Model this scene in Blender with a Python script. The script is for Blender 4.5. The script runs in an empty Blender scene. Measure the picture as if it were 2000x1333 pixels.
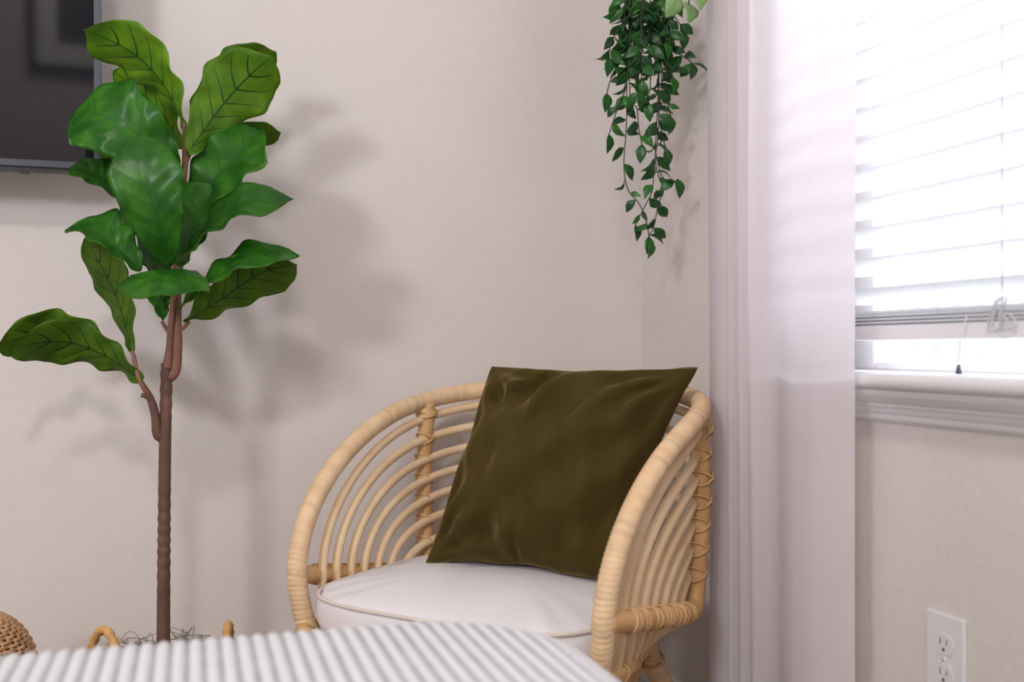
import bpy, bmesh, math, random
from mathutils import Vector as V, Matrix, Quaternion
random.seed(7)
PI = math.pi
scn = bpy.context.scene
COL = scn.collection

# ------------------------------------------------------------------ camera, world, lights, exposure
CAM = V((-.935, -2.044, .77)); YAW = math.radians(17.35); FPX = 2000.0
FW = V((math.sin(YAW), math.cos(YAW), 0)); RT = V((math.cos(YAW), -math.sin(YAW), 0)); UP = V((0, 0, 1))
cd = bpy.data.cameras.new('camera'); cam = bpy.data.objects.new('camera', cd); COL.objects.link(cam)
cam.location = CAM; cam.rotation_euler = (PI/2, 0, -YAW)
cd.sensor_width = 36; cd.lens = 36*FPX/2000; cd.shift_y = .0068; cd.clip_start = .02
cd.dof.use_dof = True; cd.dof.focus_distance = 1.72; cd.dof.aperture_fstop = 2.6
scn.camera = cam

w = bpy.data.worlds.new('overcast_sky'); scn.world = w; w.use_nodes = True
w.node_tree.nodes['Background'].inputs[0].default_value = (.93, .96, 1.0, 1)
w.node_tree.nodes['Background'].inputs[1].default_value = 1.5

def area(name, loc, target, sx, sy, power, col):
    l = bpy.data.lights.new(name, 'AREA'); l.shape = 'RECTANGLE'; l.size = sx; l.size_y = sy
    l.energy = power; l.color = col
    o = bpy.data.objects.new(name, l); COL.objects.link(o); o.location = loc
    o.rotation_euler = (V(target)-V(loc)).to_track_quat('-Z', 'Y').to_euler()
    return o
area('window_rear_offscreen', (-3.13, -3.42, 1.97), (-1.0, -.2, .95), .50, .50, 50, (.94, .92, 1.0))
area('window_right_offscreen', (.62, -1.25, 1.65), (-.6, -1.15, .9), 1.4, 1.5, 64, (.89, .91, 1.0))
scn.view_settings.view_transform = 'Standard'; scn.view_settings.look = 'None'
scn.view_settings.exposure = 0.10; scn.view_settings.gamma = 1.0
scn.view_settings.use_curve_mapping = False

def at(px, py, dep):                       # a point seen at (px, py), dep metres in front of the camera
    return CAM + FW*dep + RT*((px-1000)/FPX*dep) + UP*((680-py)/FPX*dep)
def cdir(r, f, u): return (RT*r + FW*f + UP*u).normalized()

# ------------------------------------------------------------------ materials
def newmat(name):
    m = bpy.data.materials.new(name); m.use_nodes = True
    nt = m.node_tree; return m, nt, nt.nodes['Principled BSDF']
def setp(b, **k):
    for n, v in k.items():
        b.inputs[n.replace('_', ' ')].default_value = v
def rgb(c): return (c[0], c[1], c[2], 1)
def noise_mat(name, c1, c2, scale=20, rough=.6, bump=0, bscale=None, spec=.5, stretch=None, sheen=0, bdist=.002, metallic=0, transl=0, tone=False, detail=4):
    m, nt, b = newmat(name); N, L = nt.nodes, nt.links
    tc = N.new('ShaderNodeTexCoord'); src = tc.outputs['Object']
    if stretch:
        mp = N.new('ShaderNodeMapping'); mp.inputs['Scale'].default_value = stretch
        L.new(src, mp.inputs[0]); src = mp.outputs[0]
    no = N.new('ShaderNodeTexNoise'); no.inputs['Scale'].default_value = scale; no.inputs['Detail'].default_value = detail
    L.new(src, no.inputs['Vector'])
    rp = N.new('ShaderNodeValToRGB'); rp.color_ramp.elements[0].position = .3; rp.color_ramp.elements[1].position = .7
    rp.color_ramp.elements[0].color = rgb(c1); rp.color_ramp.elements[1].color = rgb(c2)
    L.new(no.outputs[0], rp.inputs[0]); colo = rp.outputs[0]
    if tone:
        a = N.new('ShaderNodeAttribute'); a.attribute_name = 'tone'
        mx = N.new('ShaderNodeMixRGB'); mx.blend_type = 'MULTIPLY'; mx.inputs[0].default_value = 1
        L.new(colo, mx.inputs[1]); L.new(a.outputs['Color'], mx.inputs[2]); colo = mx.outputs[0]
    L.new(colo, b.inputs['Base Color'])
    setp(b, Roughness=rough, Specular_IOR_Level=spec, Metallic=metallic)
    if sheen: setp(b, Sheen_Weight=sheen, Sheen_Roughness=.35)
    if bump:
        n2 = N.new('ShaderNodeTexNoise'); n2.inputs['Scale'].default_value = bscale or scale; n2.inputs['Detail'].default_value = 3
        L.new(src, n2.inputs['Vector'])
        bp = N.new('ShaderNodeBump'); bp.inputs['Strength'].default_value = bump; bp.inputs['Distance'].default_value = bdist
        L.new(n2.outputs[0], bp.inputs['Height']); L.new(bp.outputs[0], b.inputs['Normal'])
    if transl:
        t = N.new('ShaderNodeBsdfTranslucent'); L.new(colo, t.inputs['Color'])
        ms = N.new('ShaderNodeMixShader'); ms.inputs[0].default_value = transl
        L.new(b.outputs[0], ms.inputs[1]); L.new(t.outputs[0], ms.inputs[2])
        L.new(ms.outputs[0], N['Material Output'].inputs[0])
    return m

def leaf_mat(name, base, alt, vein, rough=.32, transl=.28, vw=.035, spec=.5, vary=False):
    m, nt, b = newmat(name); N, L = nt.nodes, nt.links
    uv = N.new('ShaderNodeUVMap'); uv.uv_map = 'leaf'
    sp = N.new('ShaderNodeSeparateXYZ'); L.new(uv.outputs[0], sp.inputs[0])
    def M(op, a, bb=None, c=None):
        n = N.new('ShaderNodeMath'); n.operation = op
        for i, x in enumerate((a, bb, c)):
            if x is None: continue
            if isinstance(x, (int, float)): n.inputs[i].default_value = x
            else: L.new(x, n.inputs[i])
        return n.outputs[0]
    u = M('ABSOLUTE', M('MULTIPLY_ADD', sp.outputs[0], 2.0, -1.0)); v = sp.outputs[1]
    ph = M('FRACT', M('MULTIPLY', M('SUBTRACT', v, M('MULTIPLY', M('POWER', u, 1.15), .24)), 7.0))
    side = M('ABSOLUTE', M('SUBTRACT', ph, .5))
    sv = M('LESS_THAN', side, M('MULTIPLY', M('SUBTRACT', 1.0, u), vw*2.0))
    mid = M('LESS_THAN', u, M('MULTIPLY_ADD', v, -vw*.9, vw*1.35))
    vm = M('MAXIMUM', M('MULTIPLY', sv, M('LESS_THAN', v, .90)), mid)
    no = N.new('ShaderNodeTexNoise'); no.inputs['Scale'].default_value = 28
    tc = N.new('ShaderNodeTexCoord'); L.new(tc.outputs['Object'], no.inputs['Vector'])
    rp = N.new('ShaderNodeValToRGB'); rp.color_ramp.elements[0].position = .35; rp.color_ramp.elements[1].position = .68
    rp.color_ramp.elements[0].color = rgb(base); rp.color_ramp.elements[1].color = rgb(alt); L.new(no.outputs[0], rp.inputs[0])
    mx = N.new('ShaderNodeMixRGB'); L.new(M('MULTIPLY', vm, .85), mx.inputs[0]); L.new(rp.outputs[0], mx.inputs[1]); mx.inputs[2].default_value = rgb(vein)
    colo = mx.outputs[0]
    if vary:
        oi = N.new('ShaderNodeObjectInfo'); hs = N.new('ShaderNodeHueSaturation')
        L.new(M('MULTIPLY_ADD', oi.outputs['Random'], .7, .65), hs.inputs['Value']); L.new(colo, hs.inputs['Color']); colo = hs.outputs[0]
    L.new(colo, b.inputs['Base Color']); setp(b, Roughness=rough, Specular_IOR_Level=spec)
    t = N.new('ShaderNodeBsdfTranslucent'); L.new(colo, t.inputs['Color'])
    ms = N.new('ShaderNodeMixShader'); ms.inputs[0].default_value = transl
    L.new(b.outputs[0], ms.inputs[1]); L.new(t.outputs[0], ms.inputs[2]); L.new(ms.outputs[0], N['Material Output'].inputs[0])
    return m

M = {}
M['wall'] = noise_mat('painted_wall', (.73, .68, .645), (.76, .71, .675), 3, .75, .55, 95, .3, bdist=.0022)
M['wall_r'] = M['wall']
M['ceil'] = noise_mat('ceiling_paint', (.82, .81, .79), (.85, .84, .82), 3, .8)
M['trim'] = noise_mat('white_trim_paint', (.78, .77, .79), (.82, .81, .83), 4, .35)
M['floor'] = noise_mat('carpet', (.40, .33, .27), (.50, .42, .35), 60, .95, .5, 200)
M['ground'] = noise_mat('pale_paving', (.70, .70, .68), (.8, .8, .78), 5, .9)
M['slat'] = noise_mat('blind_white', (.87, .88, .90), (.91, .92, .93), 5, .45, transl=.36)
M['cord'] = noise_mat('blind_cord', (.74, .75, .76), (.80, .81, .82), 40, .7)
M['clear'] = noise_mat('pale_plastic', (.85, .86, .88), (.9, .9, .92), 20, .25, transl=.4)
M['plate'] = noise_mat('outlet_white', (.80, .80, .81), (.82, .82, .83), 10, .3)
M['slot'] = noise_mat('outlet_slot', (.06, .05, .06), (.09, .07, .08), 10, .7)
M['curtain'] = noise_mat('sheer_curtain', (.86, .81, .845), (.89, .84, .87), 6, .9, .1, 300, .1, transl=.5, bdist=.001)
M['rattan'] = noise_mat('rattan_wrap', (.76, .53, .31), (.86, .64, .41), 30, .5, .25, 160, .4, stretch=(1, 1, 1), tone=True, bdist=.001)
M['rib'] = noise_mat('rattan_pole', (.74, .52, .30), (.86, .66, .44), 14, .45, .1, 90, .4)
M['post'] = noise_mat('rattan_post', (.60, .34, .14), (.74, .46, .22), 22, .5, .2, 120, .4)
M['lash'] = noise_mat('rattan_lashing', (.62, .38, .17), (.80, .54, .28), 40, .5, .2, 200)
M['cushion'] = noise_mat('white_cotton', (.80, .77, .79), (.84, .81, .83), 6, .9, .3, 500, .15, bdist=.0008)
M['piping'] = noise_mat('cream_piping', (.70, .62, .56), (.76, .68, .62), 40, .9)
M['velvet'] = noise_mat('olive_velvet', (.058, .042, .0095), (.066, .047, .011), 6, .85, .6, 13, .12, sheen=.48, bdist=.016)
M['velvet'].node_tree.nodes['Principled BSDF'].inputs['Sheen Tint'].default_value = (.62, .46, .20, 1)
M['bark'] = noise_mat('fig_bark', (.085, .042, .030), (.17, .085, .06), 40, .65, .4, 160, stretch=(1, 1, .35), bdist=.003)
M['twig'] = noise_mat('fig_branch', (.17, .075, .045), (.28, .13, .08), 30, .55, .2, 120)
M['cane'] = noise_mat('basket_cane', (.55, .29, .09), (.74, .44, .16), 40, .55, .2, 150)
M['wicker'] = noise_mat('brown_wicker', (.42, .22, .10), (.66, .40, .21), 60, .6, .2, 150)
M['soil'] = noise_mat('dark_soil', (.04, .03, .02), (.09, .06, .04), 60, .95, .6, 80)
M['moss'] = noise_mat('grey_moss', (.28, .24, .22), (.42, .38, .35), 50, .9)
M['pot'] = noise_mat('pale_clay', (.66, .62, .57), (.74, .70, .66), 12, .7)
M['black'] = noise_mat('black_plastic', (.012, .012, .016), (.02, .02, .026), 12, .35)
M['bezel'] = noise_mat('dark_grey_metal', (.045, .05, .075), (.06, .065, .095), 12, .38, spec=.6)
M['screen'] = noise_mat('tv_screen', (.010, .010, .013), (.012, .012, .016), 3, .05, spec=.34)
M['mat'] = noise_mat('picture_mat', (.8, .8, .78), (.84, .84, .82), 8, .8)
M['art'] = noise_mat('dark_landscape_print', (.02, .05, .06), (.10, .10, .05), 4, .6, stretch=(1, 1, 4))
M['wood'] = noise_mat('dark_wood', (.10, .06, .035), (.17, .10, .06), 10, .5, stretch=(1, 8, 8))
M['linen'] = noise_mat('bed_linen', (.78, .78, .82), (.83, .83, .86), 6, .9)
M['metal'] = noise_mat('brushed_metal', (.45, .45, .45), (.55, .55, .55), 30, .35, metallic=1)
M['vstem'] = noise_mat('vine_stem', (.035, .05, .03), (.07, .06, .045), 50, .6)
LEAF = (leaf_mat('leaf_top', (.014, .098, .006), (.042, .185, .012), (.024, .10, .02), .33, .16, spec=.32, vary=True),
        leaf_mat('leaf_under', (.075, .20, .006), (.145, .30, .010), (.008, .045, .006), .5, .30, spec=.3, vary=True))
VM = [leaf_mat('vine_leaf_a', (.010, .075, .014), (.028, .14, .022), (.03, .15, .04), .35, .15, .02),
      leaf_mat('vine_leaf_b', (.018, .12, .022), (.05, .22, .03), (.05, .22, .05), .35, .2, .02),
      leaf_mat('vine_leaf_c', (.008, .045, .012), (.018, .085, .02), (.02, .10, .03), .4, .1, .02)]
PM = leaf_mat('pothos_leaf', (.16, .42, .08), (.50, .68, .34), (.12, .34, .07), .35, .3, .03)

def striped():
    m, nt, b = newmat('striped_quilt'); N, L = nt.nodes, nt.links
    a = N.new('ShaderNodeAttribute'); a.attribute_name = 'stripe'
    no = N.new('ShaderNodeTexNoise'); no.inputs['Scale'].default_value = 45
    tc = N.new('ShaderNodeTexCoord'); L.new(tc.outputs['Object'], no.inputs['Vector'])
    ad = N.new('ShaderNodeMath'); ad.operation = 'MULTIPLY_ADD'; ad.inputs[1].default_value = .35
    L.new(no.outputs[0], ad.inputs[0]); L.new(a.outputs['Fac'], ad.inputs[2])
    rp = N.new('ShaderNodeValToRGB'); e = rp.color_ramp.elements
    e[0].position = .35; e[0].color = (.76, .765, .79, 1); e[1].position = 1.0; e[1].color = (.35, .35, .38, 1)
    L.new(ad.outputs[0], rp.inputs[0]); L.new(rp.outputs[0], b.inputs['Base Color'])
    setp(b, Roughness=.95, Specular_IOR_Level=.1)
    return m
M['quilt'] = striped()
def glass():
    m, nt, b = newmat('window_glass'); N, L = nt.nodes, nt.links
    t = N.new('ShaderNodeBsdfTransparent'); g = N.new('ShaderNodeBsdfGlossy'); g.inputs['Roughness'].default_value = .02
    ms = N.new('ShaderNodeMixShader'); ms.inputs[0].default_value = .06
    L.new(t.outputs[0], ms.inputs[1]); L.new(g.outputs[0], ms.inputs[2]); L.new(ms.outputs[0], N['Material Output'].inputs[0])
    return m
M['glass'] = glass()
def emit(name, c, s):
    m, nt, b = newmat(name); setp(b, Emission_Color=rgb(c), Emission_Strength=s); return m
M['lamp'] = emit('lamp_diffuser', (1, .86, .70), 6)

# ------------------------------------------------------------------ object helpers
def tag(o, label=None, cat=None, group=None, kind=None):
    for k, v in (('label', label), ('category', cat), ('group', group), ('kind', kind)):
        if v: o[k] = v
    return o
def link(name, me, mat, parent=None, loc=None):
    o = bpy.data.objects.new(name, me); COL.objects.link(o)
    if mat is not None and not me.materials:
        for m in (mat if isinstance(mat, (list, tuple)) else [mat]): me.materials.append(m)
    if parent: o.parent = parent
    if loc is not None: o.location = loc
    return o
def empty(name, loc=(0, 0, 0), rz=0):
    o = bpy.data.objects.new(name, None); COL.objects.link(o); o.location = loc; o.rotation_euler = (0, 0, rz)
    o.empty_display_size = .05
    return o
def mesh(name, vs, fs, smooth=True):
    me = bpy.data.meshes.new(name); me.from_pydata([tuple(v) for v in vs], [], fs)
    if smooth: me.polygons.foreach_set('use_smooth', [True]*len(me.polygons))
    me.update(); return me
def frombm(name, bm, smooth=False):
    me = bpy.data.meshes.new(name); bm.to_mesh(me); bm.free()
    if smooth: me.polygons.foreach_set('use_smooth', [True]*len(me.polygons))
    return me
def boxes(name, bl, bevel=0):
    bm = bmesh.new()
    for (x0, x1, y0, y1, z0, z1) in bl:
        vs = [bm.verts.new(p) for p in ((x0,y0,z0),(x1,y0,z0),(x1,y1,z0),(x0,y1,z0),(x0,y0,z1),(x1,y0,z1),(x1,y1,z1),(x0,y1,z1))]
        for f in ((0,3,2,1),(4,5,6,7),(0,1,5,4),(1,2,6,5),(2,3,7,6),(3,0,4,7)): bm.faces.new([vs[i] for i in f])
    if bevel: bmesh.ops.bevel(bm, geom=list(bm.edges), offset=bevel, segments=2, affect='EDGES', profile=.5)
    return frombm(name, bm)
def box(name, b, mat, parent=None, bevel=0): return link(name, boxes(name, [b], bevel), mat, parent)
def smoothpath(pts, n=8, closed=False):            # Catmull-Rom through the points
    P = [V(p) for p in pts]; out = []
    m = len(P)
    for i in range(m if closed else m-1):
        if closed: a, b, c, d = P[(i-1) % m], P[i], P[(i+1) % m], P[(i+2) % m]
        else: a, b, c, d = P[max(i-1, 0)], P[i], P[i+1], P[min(i+2, m-1)]
        for k in range(n):
            t = k/n
            out.append(.5*((2*b)+(c-a)*t+(2*a-5*b+4*c-d)*t*t+(3*b-a-3*c+d)*t**3))
    if not closed: out.append(P[-1])
    return out
def resample(P, step):
    d = [0]
    for a, b in zip(P, P[1:]): d.append(d[-1]+(b-a).length)
    n = max(2, int(d[-1]/step)); out = []; j = 0
    for i in range(n+1):
        t = d[-1]*i/n
        while j < len(d)-2 and d[j+1] < t: j += 1
        q = (t-d[j])/max(1e-9, d[j+1]-d[j]); out.append(P[j].lerp(P[j+1], q))
    return out, d[-1]
def tube(name, path, r, seg=10, closed=False, cap=True, wrap=None, slant=.004, depth=.07, tones=False, bump=None):
    """sweep a round section along path; r: number or list; wrap = width of a binding strip wound round the pole"""
    P = [V(p) for p in path]
    if wrap:
        P, Lg = resample(P, wrap/4)
    n = len(P); R_ = r if isinstance(r, (list, tuple)) else None
    vs, fs, tn = [], [], []
    T = []
    for i in range(n):
        a = P[(i-1) % n] if (closed or i > 0) else P[i]; b = P[(i+1) % n] if (closed or i < n-1) else P[i]
        T.append((b-a).normalized())
    ref = V((0, 0, 1)) if abs(T[0].z) < .9 else V((1, 0, 0))
    nrm = (ref - T[0]*ref.dot(T[0])).normalized()
    s = 0; rs = {}
    for i in range(n):
        if i:
            q = T[i-1].rotation_difference(T[i]); nrm = (q @ nrm); nrm = (nrm - T[i]*nrm.dot(T[i])).normalized()
            s += (P[i]-P[i-1]).length
        bi = T[i].cross(nrm)
        if R_ is None: rr = r
        else:
            x = i/(n-1)*(len(R_)-1); k = min(int(x), len(R_)-2); rr = R_[k]+(R_[k+1]-R_[k])*(x-k)
        for j in range(seg):
            a = 2*PI*j/seg; q = rr
            if wrap:
                ph = (s + slant*math.sin(a))/wrap; k = int(math.floor(ph)); fr = ph-k
                q = rr*(1+depth*(1-abs(2*fr-1)**2.5)-depth*.5)
                if k not in rs: rs[k] = random.choice((1, 1, .97, .94, .99, .98, .87))*random.uniform(.97, 1.03)
                tn.append(rs[k])
            if bump: q = rr*(1+bump(s, a))
            vs.append(P[i]+nrm*math.cos(a)*q+bi*math.sin(a)*q)
    m = n if closed else n-1
    for i in range(m):
        for j in range(seg):
            a = i*seg+j; b = i*seg+(j+1) % seg; c = ((i+1) % n)*seg+(j+1) % seg; d = ((i+1) % n)*seg+j
            fs.append((a, b, c, d))
    if cap and not closed:
        fs.append(tuple(range(seg-1, -1, -1))); fs.append(tuple((n-1)*seg+j for j in range(seg)))
    me = mesh(name, vs, fs)
    if tn or tones:
        at_ = me.color_attributes.new('tone', 'FLOAT_COLOR', 'POINT')
        if not tn: tn = [1.0]*len(vs)
        buf = []
        for t in tn: buf += [t, t*.985, t*.96, 1]
        at_.data.foreach_set('color', buf)
    return me
def lathe(name, prof, seg=40, cx=0, cy=0):
    vs, fs = [], []
    for (r, z) in prof:
        for j in range(seg):
            a = 2*PI*j/seg; vs.append((cx+r*math.cos(a), cy+r*math.sin(a), z))
    for i in range(len(prof)-1):
        for j in range(seg):
            fs.append((i*seg+j, i*seg+(j+1) % seg, (i+1)*seg+(j+1) % seg, (i+1)*seg+j))
    return mesh(name, vs, fs)
def joinmesh(name, mes):
    vs, fs = [], []
    for me in mes:
        o = len(vs); vs += [v.co.copy() for v in me.vertices]; fs += [tuple(o+i for i in p.vertices) for p in me.polygons]
    return mesh(name, vs, fs)
def struct(name, me, mat, parent=None): return tag(link(name, me, mat, parent), kind='structure')

# ------------------------------------------------------------------ the room
XL, YR, ZC = -3.6, -3.1, 2.6
WY0, WY1, WZ0, WZ1 = -1.98, -.625, .735, 2.12          # window opening in the right wall
struct('floor', boxes('floor', [(XL-.15, .15, YR-.15, .15, -.1, 0)]), M['floor'])
struct('ceiling', boxes('ceiling', [(XL-.15, .15, YR-.15, .15, ZC, ZC+.1)]), M['ceil'])
struct('wall_back', boxes('wall_back', [(XL-.15, .15, 0, .12, 0, ZC)]), M['wall'])
struct('wall_right', boxes('wall_right', [(0, .15, YR, WY0, 0, ZC), (0, .15, WY1, 0, 0, ZC), (0, .15, WY0, WY1, 0, WZ0-.02), (0, .15, WY0, WY1, WZ1, ZC)]), M['wall'])
LX0, LX1, LZ0, LZ1 = -3.45, -2.55, 1.4, 2.4           # the window behind the camera that lights the room
struct('wall_front', boxes('wall_front', [(XL-.15, LX0, YR-.12, YR, 0, ZC), (LX1, .15, YR-.12, YR, 0, ZC), (LX0, LX1, YR-.12, YR, 0, LZ0), (LX0, LX1, YR-.12, YR, LZ1, ZC)]), M['wall'])
struct('wall_left', boxes('wall_left', [(XL-.12, XL, YR, 0, 0, ZC)]), M['wall'])
def baseboard(name, a, b, inward):
    a, b, n = V(a), V(b), V(inward)
    prof = [(0, 0), (.016, 0), (.016, .07), (.011, .082), (.007, .092), (.004, .1), (0, .1)]
    vs = [a+n*d+UP*z for d, z in prof]+[b+n*d+UP*z for d, z in prof]; k = len(prof)
    fs = [(i, i+1, k+i+1, k+i) for i in range(k-1)]+[tuple(range(k)), tuple(range(2*k-1, k-1, -1))]
    struct(name, mesh(name, vs, fs, False), M['trim'])
baseboard('baseboard_back', (XL, 0, 0), (0, 0, 0), (0, -1, 0))
baseboard('baseboard_right', (0, -.016, 0), (0, YR, 0), (-1, 0, 0))
baseboard('baseboard_left', (XL, -.016, 0), (XL, YR, 0), (1, 0, 0))
baseboard('baseboard_front', (XL+.016, YR, 0), (-.016, YR, 0), (0, 1, 0))

# window in the right wall: frame, panes, stool, moulded apron
win = tag(empty('window_1', (0, (WY0+WY1)/2, WZ0)), kind='structure')
def wpart(name, bl, mat, bevel=0):
    cy = (WY0+WY1)/2
    return link(name, boxes(name, [(a, b, c-cy, d-cy, e-WZ0, f-WZ0) for a, b, c, d, e, f in bl], bevel), mat, win)
wpart('frame', [(.09, .14, WY0, WY0+.05, WZ0, WZ1), (.09, .14, WY1-.05, WY1, WZ0, WZ1), (.09, .14, WY0+.05, WY1-.05, WZ0, WZ0+.014), (.09, .14, WY0+.05, WY1-.05, WZ1-.05, WZ1)], M['trim'], .004)
zm = (WZ0+WZ1)/2
wpart('meeting_rail', [(.092, .138, WY0+.05, WY1-.05, zm-.02, zm+.02)], M['trim'], .003)
wpart('pane', [(.112, .116, WY0+.05, WY1-.05, WZ0+.014, zm-.02)], M['glass'])
wpart('pane', [(.112, .116, WY0+.05, WY1-.05, zm+.02, WZ1-.05)], M['glass'])
def extr(name, prof, y0, y1, mat, parent, off):
    k = len(prof); vs = [V((x, y0, z))-off for x, z in prof]+[V((x, y1, z))-off for x, z in prof]
    fs = [(i, (i+1) % k, k+(i+1) % k, k+i) for i in range(k)]+[tuple(range(k-1, -1, -1)), tuple(range(k, 2*k))]
    return link(name, mesh(name, vs, fs, False), mat, parent)
woff = V((0, (WY0+WY1)/2, WZ0))
nose = [(.09, WZ0-.020), (.09, WZ0)] + [(-.050-.010*math.sin(t), WZ0-.010+.010*math.cos(t)) for t in [i*PI/8 for i in range(9)]] + [(-.045, WZ0-.020)]
extr('stool', nose, WY0-.06, WY1+.06, M['trim'], win, woff)
ap = [(0, WZ0-0.0200), (-.045, WZ0-0.0200), (-.047, WZ0-0.0245), (-.046, WZ0-0.0264), (-.044, WZ0-0.0302), (-.036, WZ0-0.0379), (-.027, WZ0-0.0418), (-.026, WZ0-0.0456), (-.022, WZ0-0.0469), (-.018, WZ0-0.0546), (-.014, WZ0-0.0571), (-.012, WZ0-0.0642), (-.006, WZ0-0.0674), (-.004, WZ0-0.0693), (0, WZ0-0.0693)]
extr('apron', ap, WY0-.04, WY1+.04, M['trim'], win, woff)
# the other window, behind the camera
win2 = tag(empty('window_2', ((LX0+LX1)/2, YR, LZ0)), kind='structure')
h2, t2 = (LX1-LX0)/2, LZ1-LZ0
link('frame', boxes('frame', [(-h2, -h2+.05, -.08, -.03, 0, t2), (h2-.05, h2, -.08, -.03, 0, t2), (-h2+.05, h2-.05, -.08, -.03, 0, .05), (-h2+.05, h2-.05, -.08, -.03, t2-.05, t2)]), M['trim'], win2)
link('pane', boxes('pane', [(-h2+.05, h2-.05, -.058, -.054, .05, t2-.05)]), M['glass'], win2)

# outdoors
struct('ground', boxes('ground', [(-14, 14, -14, 14, -.6, -.5)]), M['ground'])
rl = tag(empty('balcony_railing', (2.1, .6, -.5)), 'pale balcony railing standing outside beyond the window blind', 'railing')
box('top_rail', (-.03, .03, -2.6, 2.6, 1.49, 1.53), M['trim'], rl)
box('bottom_rail', (-.025, .025, -2.6, 2.6, .12, .16), M['trim'], rl)
bal = boxes('baluster', [(-.012, .012, -.014, .014, .16, 1.49)])
for i in range(41): link('baluster', bal, M['trim'], rl, (0, -2.6+.12+i*.124, 0))
for y in (-2.58, 0.0, 2.58): box('post', (-.04, .04, y-.04, y+.04, 0, 1.56), M['trim'], rl)

# ------------------------------------------------------------------ window blind
BX = .045; SW = .025; PITCH = .0445; TILT = math.radians(24)
by0, by1 = WY0+.012, WY1-.012
bl = tag(empty('window_blind', (BX, (by0+by1)/2, WZ0)), 'white horizontal slat blind lowered inside the window', 'blind')
hl = (by1-by0)/2
RZ = .046                                              # bottom rail height over the stool
box('bottom_rail', (-.026, .026, -hl, hl, RZ, RZ+.022), M['trim'], bl, .004)
def slatmesh(tilt, nm):
    vs, fs = [], []; n = 6
    for k in range(2):
        y = -hl if k == 0 else hl
        for sgn in (1, -1):
            for i in range(n+1):
                a = -SW+2*SW*i/n
                h = .0022*(1-(a/SW)**2)+sgn*.0014
                x = a*math.cos(tilt)+h*math.sin(tilt); z = -a*math.sin(tilt)+h*math.cos(tilt)
                vs.append((x, y, z))
    m = n+1
    for i in range(n):
        fs.append((i, i+1, 2*m+i+1, 2*m+i)); fs.append((m+i+1, m+i, 3*m+i, 3*m+i+1))
    fs += [(0, 2*m, 3*m, m), (n, m+n, 3*m+n, 2*m+n)]
    fs.append(tuple(range(0, m))+tuple(range(2*m-1, m-1, -1))); fs.append(tuple(range(2*m, 3*m))[::-1]+tuple(range(3*m, 4*m)))
    return mesh(nm, vs, fs, False)
flat = slatmesh(.03, 'stacked_slat'); til = slatmesh(TILT, 'slat')
z = RZ+.022
for i in range(4): link('slat', flat, M['slat'], bl, (0, 0, z+.003+i*.0052))
z0s = z+.045; ns = int((WZ1-.06-WZ0-z0s)/PITCH)
for i in range(ns): link('slat', til, M['slat'], bl, (0, 0, z0s+i*PITCH))
box('headrail', (-.028, .028, -hl, hl, WZ1-WZ0-.05, WZ1-WZ0-.004), M['slat'], bl, .003)
topz = WZ1-WZ0-.05
for yy in (-1.02, -1.30, -1.62):
    yl = yy-(by0+by1)/2
    for xo in (-.0275, .0275):
        link('ladder_cord', tube('ladder_cord', [(xo, yl, RZ+.01), (xo, yl, topz)], .0009, 6), M['cord'], bl)
    # slack cord bunched at the bottom rail
    for q in range(3):
        pts = [(-.029-random.uniform(0, .006), yl+random.uniform(-.03, .03)*(1 if k else 0), RZ+.012+random.uniform(-.012, .04)) for k in range(6)]
        link('slack_cord', tube('slack_cord', smoothpath(pts, 6), .0011, 5), M['clear'], bl)
yl = -.955-(by0+by1)/2
link('lift_cord', tube('lift_cord', smoothpath([(-.034, yl-.012, RZ+.03), (-.036, yl-.004, RZ+.0), (-.036, yl, .014)], 6), .0009, 6), M['cord'], bl)
link('tassel', lathe('tassel', [(.0001, .014), (.002, .013), (.0035, .006), (.0045, .0012), (.0001, .001)], 12, -.036, yl), M['bezel'], bl)

# ------------------------------------------------------------------ curtain on its rod
CY0, CY1, CX, CTOP = -.857, -.418, -.086, 2.32
cur = tag(empty('curtain', (CX, (CY0+CY1)/2, .02)), 'sheer pinkish white curtain hanging in soft folds beside window', 'curtain')
def curtain_mesh():
    n, mz = 300, 60; vs, fs = [], []
    folds = [(0, -.020), (.06, -.010), (.14, .003), (.21, .0), (.24, -.016), (.275, .004), (.305, .010), (.335, -.014), (.37, .010), (.40, .012), (.435, -.012), (.465, .012), (.50, .016), (.55, -.002), (.62, -.002), (.72, .012), (.84, .014), (.93, .002), (.97, -.006), (1, -.012)]
    P = smoothpath([V((a, b, 0)) for a, b in folds], 20)
    def off(t):
        for i in range(len(P)-1):
            if P[i+1].x >= t: 
                q = (t-P[i].x)/max(1e-6, P[i+1].x-P[i].x); return P[i].y+(P[i+1].y-P[i].y)*q
        return P[-1].y
    O = [off(i/n) for i in range(n+1)]
    for k in range(mz+1):
        h = k/mz; z = h*(CTOP-.05)
        for i in range(n+1):
            t = i/n
            tt = t+.012*math.sin(2.1*h*PI+t*5)*math.sin(t*PI)
            amp = 1.15-.25*h+.15*math.sin(h*7+t*9)
            y = (CY1-CY0)*(.5-tt)+.006*(1-h)*(t-.2)-.004*h
            x = -O[i]*amp + .0008*math.sin(55*t+3*h)*(1-h*.4)
            vs.append((x, y, z))
    for k in range(mz):
        for i in range(n):
            a = k*(n+1)+i; fs.append((a, a+1, a+n+2, a+n+1))
    return mesh('panel', vs, fs)
co = link('panel', curtain_mesh(), M['curtain'], cur)
rod = tag(empty('curtain_rod', (CX, -1.3, CTOP+.012)), 'metal curtain rod fixed above the window', 'curtain rod')
link('pole', tube('pole', [(0, -.95, 0), (0, .895, 0)], .011, 16), M['metal'], rod)
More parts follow.
